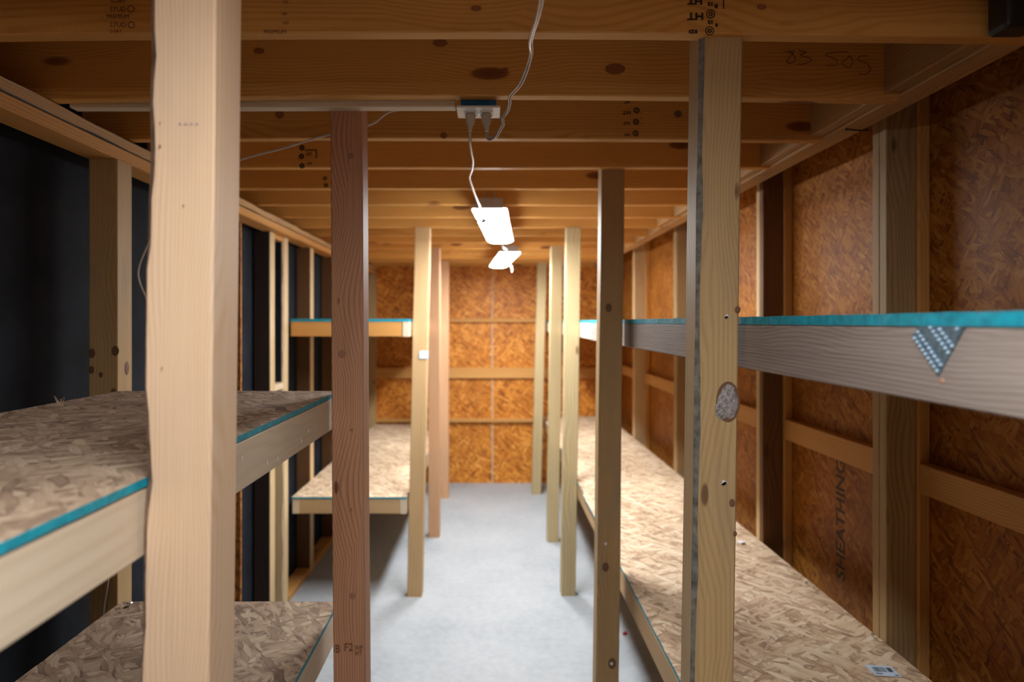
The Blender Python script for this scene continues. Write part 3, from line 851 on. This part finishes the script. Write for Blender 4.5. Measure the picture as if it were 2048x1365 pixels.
teeth = []
for row in range(9):
    for q in range(-3, 12):
        pt = Vector((0.832, 1.6635)) + d1 * (q + 0.6) + Vector((-1, 0.0)) * 0.004 + Vector((-0.66, 0.75)) * (0.0098 * row)
        if inside(pt) and row % 3 != 2:
            teeth.append(pt)
for pt in teeth:
    g = bmesh.ops.create_icosphere(bm, subdivisions=2, radius=0.0019, matrix=Matrix.Translation((xf - 0.0032, pt.x, pt.y)))
    for f in {f for v in g['verts'] for f in v.link_faces}:
        f.material_index = 1
o = bm_obj('nail_plate', bm, [M['galv'], M['tooth']])
tag(o, 'galvanised toothed metal plate on the grey rail of the right upper shelf', 'metal plate')
o = bm_obj('nail', disc_bm(0.0032, 0.0015, 12), M['copper'], face_matrix((0.5132, 0.779, 1.6125), (-1, 0, 0)))
tag(o, 'copper coloured nail head just below the toothed plate', 'nail')

def screw(x, y, z, label, r=0.006):
    o = thing('screw', (x, y, z), label, 'screw', 'loose screws')
    bm = disc_bm(r, 0.004, 12)
    bm_obj('head', bm, M['galv_bright'], Matrix.Translation((x, y, z + 0.006)), o)
    bm_obj('shank', tube_bm([(0, 0, 0), (0, 0, 0.004), (0, 0, 0.0065)], 0.0022, 8), M['galv_bright'], Matrix.Translation((x, y, z)), o)
screw(1.166, 2.538, 0.703, 'screw head on the right lower shelf by the dark second stud')
screw(1.180, 2.119, 0.703, 'screw head on the right lower shelf at the foot of the nearest stud')
screw(-1.055, 1.985, 0.856, 'shiny screw head at the back of the near left bottom shelf', 0.008)
o = box('foam_scrap', (1.085, 3.00, 0.703), (1.110, 3.03, 0.712), M['chalk'], bev=0.003, rotz=0.4)
tag(o, 'small white scrap on the right lower shelf behind the nearest right post', 'scrap')
o = box('red_scrap', (0.700, 3.66, 0.0005), (0.722, 3.675, 0.014), M['red'], bev=0.003, rotz=0.5)
tag(o, 'tiny red plastic piece on the floor under the right lower shelf', 'scrap')
# barcode sticker
o = thing('barcode_sticker', (1.095, 1.91, 0.7025), 'white and blue barcode sticker on the right lower shelf', 'sticker')
Rz = Matrix.Translation((1.093, 1.91, 0.7032)) @ Matrix.Rotation(-0.12, 4, 'Z')
bm = bmesh.new()
cs = []
for (x, y) in ((-0.038, 0.031), (0.032, 0.031), (0.038, -0.028), (-0.032, -0.028)):
    cs.append((x, y))
vs = [bm.verts.new((x, y, 0)) for x, y in cs]
v2 = [bm.verts.new((x, y, 0.0007)) for x, y in cs]
bm.faces.new(vs); bm.faces.new(v2)
for i in range(4): bm.faces.new((vs[i], vs[(i + 1) % 4], v2[(i + 1) % 4], v2[i]))
bm_obj('paper', bm, M['paper'], Rz, o)
bm = bmesh.new()
x = -0.024
while x < 0.010:
    w = random.choice((0.0006, 0.0011, 0.0018))
    box_bm(x, -0.006, 0.0007, x + w, 0.020, 0.0010, bm=bm)
    x += w + random.choice((0.0009, 0.0015))
x = 0.014
while x < 0.026:
    w = random.choice((0.0013, 0.002))
    box_bm(x, -0.004, 0.0007, x + w, 0.020, 0.0010, bm=bm)
    x += w + 0.0005
box_bm(-0.026, -0.018, 0.0007, -0.008, -0.014, 0.001, bm=bm)
box_bm(0.022, -0.023, 0.0007, 0.032, -0.019, 0.001, bm=bm)
bm_obj('barcode', bm, M['barcode'], Rz, o)
# dark box at the top right
o = box('black_box', (0.974, 1.290, 2.240), (1.043, 1.3475, 2.40), M['black'], bev=0.010, seg=3)
tag(o, 'black box fixed to the first joist in the upper right corner', 'box')
# long screw poking from the rim
o = thing('rim_nail', (1.05, 2.05, 2.258), 'dark nail sticking out under the rim board at the right', 'nail')
bm_obj('shank', tube_bm([(1.060, 2.045, 2.2585), (1.105, 2.055, 2.2580), (1.135, 2.065, 2.262)], 0.0022, 8), M['black'], None, o)
bm_obj('head', disc_bm(0.005, 0.003, 10), M['black'], face_matrix((1.060, 2.045, 2.2585), (-1, 0, 0)), o)
# splinters on the near left shelf
bm = bmesh.new()
for q in range(7):
    a = random.uniform(-0.8, 0.8)
    h = random.uniform(0.010, 0.026)
    b0 = Vector((-1.03 + random.uniform(-0.01, 0.01), 1.62 + random.uniform(-0.01, 0.01), 1.480))
    tube_bm([b0, b0 + Vector((a * h * 0.4, 0, h * 0.5)), b0 + Vector((a * h, 0.002, h))], lambda t: 0.0013 * (1 - 0.8 * t), 5, bm, n=2)
o = bm_obj('wood_splinter', bm, M['splinter'])
tag(o, 'upright wood splinters at the back edge of the near left middle shelf', 'splinter')

# ------------------------------------------------------------------ electrical
o = thing('outlet_box', (-0.037, 1.81, 2.24), 'blue outlet box with a white cover plate between the joists', 'outlet')
box('junction_box', (-0.084, 1.800, 2.243), (0.010, 1.858, 2.30), M['blue'], o, bev=0.003)
box('box_flange', (-0.087, 1.792, 2.2425), (0.013, 1.862, 2.247), M['blue'], o, bev=0.001)
box('cover_plate', (-0.094, 1.768, 2.2365), (0.020, 1.862, 2.2425), M['white_plastic'], o, bev=0.002)
for x in (-0.058, -0.016):
    box('socket', (x - 0.017, 1.795, 2.2345), (x + 0.017, 1.835, 2.2375), M['white_plastic'], o, bev=0.004)
bm_obj('plate_screw', disc_bm(0.003, 0.0015, 8), M['galv_bright'], face_matrix((-0.037, 1.815, 2.2362), (0, 0, -1)), o)

def plug(parent, x, y, z, lean=0.0):
    bm = bmesh.new()
    # tapered body
    prof = [(0.0, 0.0125, 0.012), (0.006, 0.0140, 0.013), (0.020, 0.0125, 0.012), (0.030, 0.0085, 0.009), (0.034, 0.0060, 0.006), (0.046, 0.0048, 0.0048)]
    prev = None
    for (h, a, b) in prof:
        ring = [bm.verts.new((x + lean * h + a * math.copysign(abs(math.cos(t)) ** 0.6, math.cos(t)), y + b * math.copysign(abs(math.sin(t)) ** 0.6, math.sin(t)), z - h)) for t in [2 * math.pi * k / 20 for k in range(20)]]
        if prev:
            for k in range(20):
                bm.faces.new((prev[k], prev[(k + 1) % 20], ring[(k + 1) % 20], ring[k]))
        else:
            bm.faces.new(ring)
        prev = ring
    bm.faces.new(prev)
    p = bm_obj('plug', bm, M['cord'], None, parent, smooth=True)
    for i in range(3):
        bm_obj('strain_relief', disc_bm(0.0072 - 0.001 * i, 0.003, 14), M['clear_cord'], Matrix.Translation((x + lean * 0.04, y, z - 0.037 - 0.007 * i)), p)
    return p

c = thing('power_cord', (-0.058, 1.815, 2.19), 'thin white cord from the outlet down to the nearer lamp', 'cord')
plug(c, -0.058, 1.815, 2.2345, -0.05)
bm_obj('cable', tube_bm([(-0.060, 1.815, 2.186), (-0.0605, 1.84, 2.165), (-0.060, 1.95, 2.165), (-0.0600, 2.10, 2.176), (-0.0690, 2.30, 2.195), (-0.0790, 2.42, 2.205),
                         (-0.084, 2.50, 2.210), (-0.0810, 2.62, 2.209), (-0.070, 2.85, 2.205), (-0.056, 3.02, 2.195), (-0.048, 3.08, 2.188)], 0.0038, 8), M['cord'], None, c, smooth=True)
c = thing('power_cord', (-0.017, 1.815, 2.19), 'shiny doubled white cord looping up from the outlet towards the camera', 'cord')
plug(c, -0.017, 1.815, 2.2345, 0.05)
path = [(-0.0145, 1.815, 2.186), (-0.0135, 1.812, 2.172), (-0.004, 1.80, 2.163), (0.010, 1.775, 2.165), (0.022, 1.745, 2.178), (0.028, 1.73, 2.184), (0.0255, 1.715, 2.193), (0.036, 1.69, 2.202), (0.0415, 1.655, 2.213),
        (0.0420, 1.62, 2.218), (0.064, 1.50, 2.208), (0.0775, 1.38, 2.216), (0.0705, 1.25, 2.198), (0.0725, 1.02, 2.164), (0.060, 0.82, 2.175), (0.03, 0.62, 2.20)]
for i in range(3):
    bm_obj('cable', tube_bm(path, 0.0021, 8, offs=(i * 2.09, 0.0030, 0.05)), M['clear_cord'], None, c, smooth=True)
c = bm_obj('thin_cable', tube_bm([(-0.10, 1.90, 2.30), (-0.20, 1.95, 2.296), (-0.294, 1.955, 2.283), (-0.342, 1.955, 2.250), (-0.409, 1.965, 2.232), (-0.476, 1.97, 2.221), (-0.616, 1.98, 2.183), (-0.744, 1.99, 2.151),
                                  (-0.886, 2.02, 2.10), (-0.985, 2.05, 2.01), (-1.030, 2.03, 1.90), (-1.047, 2.02, 1.84), (-1.045, 2.02, 1.80), (-1.025, 2.03, 1.73), (-1.02, 2.04, 1.60),
                                  (-1.06, 2.045, 1.30), (-1.14, 2.05, 1.05), (-1.158, 2.055, 0.90), (-1.175, 2.06, 0.78), (-1.18, 2.065, 0.50)], 0.0030, 8), M['cord'], smooth=True)
tag(c, 'thin white cable drooping left from behind the outlet down beside the knotty stud', 'cable')

def shop_light(p_near, p_far, zb, w, lens, label, chain_side=-1):
    a, b = Vector((*p_near, zb)), Vector((*p_far, zb))
    d = (b - a)
    L = d.length
    ang = math.atan2(d.y, d.x) - math.pi / 2
    mid = (a + b) / 2
    MW = Matrix.Translation(mid) @ Matrix.Rotation(ang, 4, 'Z')
    t = thing('shop_light', (mid.x, mid.y, zb), label, 'lamp', 'shop lights')
    # lens: wrap-around milky cover, rounded underside
    bm = bmesh.new()
    prof = []
    for k in range(13):
        u = -1 + 2 * k / 12
        prof.append((u * w / 2, 0.012 * (abs(u) ** 4)))
    rings = []
    for (y, s) in ((-L / 2, 0.86), (-L / 2 + 0.012, 0.97), (-L / 2 + 0.03, 1.0), (L / 2 - 0.03, 1.0), (L / 2 - 0.012, 0.97), (L / 2, 0.86)):
        rings.append([bm.verts.new((x * s, y, z + (1 - s) * 0.02)) for (x, z) in prof])
    for i in range(len(rings) - 1):
        for k in range(12):
            bm.faces.new((rings[i][k], rings[i][k + 1], rings[i + 1][k + 1], rings[i + 1][k]))
    topz = 0.016
    bm.faces.new([bm.verts.new((v.co.x, v.co.y, topz)) for v in (rings[0][0], rings[0][12], rings[-1][12], rings[-1][0])])
    bm.faces.new(rings[0]); bm.faces.new(list(reversed(rings[-1])))
    bm_obj('lens', bm, M[lens], MW, t)
    hb = box_bm(-w * 0.515, -L / 2 - 0.004, 0.0165, w * 0.515, L / 2 + 0.004, 0.0235, 0.002)
    hb = box_bm(-w * 0.36, -L / 2 - 0.002, 0.0237, w * 0.36, L / 2 + 0.002, 0.062, 0.006, bm=hb)
    bm_obj('housing', hb, M['grey_plastic'], MW, t)
    for s in (-1, 1):
        e = box_bm(-w * 0.40, s * (L / 2 + 0.001) - 0.007, 0.014, w * 0.40, s * (L / 2 + 0.001) + 0.007, 0.064, 0.004)
        bm_obj('end_cap', e, M['grey_plastic'], MW, t)
        for q in (-1, 1):
            hk = tube_bm([(q * 0.022, s * (L / 2 - 0.02), 0.064), (q * 0.022, s * (L / 2 - 0.02), 0.08), (q * 0.020, s * (L / 2 - 0.02), Z_J - zb + 0.002)], 0.0045, 8)
            bm_obj('hanger', hk, M['grey_plastic'], MW, t)
    # pull chain and switch
    s = chain_side
    return t, MW, L

L1, MW1, Ln = shop_light((-0.015, 3.045), (0.050, 4.265), 2.172, 0.155, 'lens', 'nearer bright lamp hanging under the joists in the aisle')
bm_obj('switch_pull', tube_bm([(-0.060, -Ln / 2 + 0.03, 0.0), (-0.048, -Ln / 2 + 0.07, -0.010), (-0.032, -Ln / 2 + 0.12, -0.012), (-0.030, -Ln / 2 + 0.16, -0.008),
                               (-0.045, -Ln / 2 + 0.20, -0.014), (-0.062, -Ln / 2 + 0.24, -0.006), (-0.076, -Ln / 2 + 0.27, 0.006)], lambda t: 0.0045 + 0.0075 * math.exp(-((t - 0.55) / 0.12) ** 2), 8), M['black'], MW1, L1)
L2, MW2, Ln2 = shop_light((0.128, 4.95), (0.050, 6.17), 2.172, 0.150, 'lens', 'farther bright lamp hanging before the far wall')
bm_obj('switch_pull', tube_bm([(0.01, -Ln2 / 2 + 0.55, -0.002), (0.014, -Ln2 / 2 + 0.50, -0.02), (0.02, -Ln2 / 2 + 0.42, -0.035), (0.045, -Ln2 / 2 + 0.38, -0.06), (0.048, -Ln2 / 2 + 0.38, -0.10)], 0.005, 8), M['grey_plastic'], MW2, L2)
c = bm_obj('link_cord', tube_bm([(0.052, 4.27, 2.20), (0.056, 4.42, 2.192), (0.068, 4.60, 2.190), (0.085, 4.80, 2.20), (0.105, 4.94, 2.205)], 0.0055, 8), M['cord'], smooth=True)
tag(c, 'short cord linking the two bright lamps', 'cord')
# the third lamp of the row, above and behind the camera, where the looping cord leads
shop_light((-0.02, -0.70), (0.0, 0.52), 2.172, 0.155, 'lens_near', 'third lamp of the row, above the camera, just out of the photo')
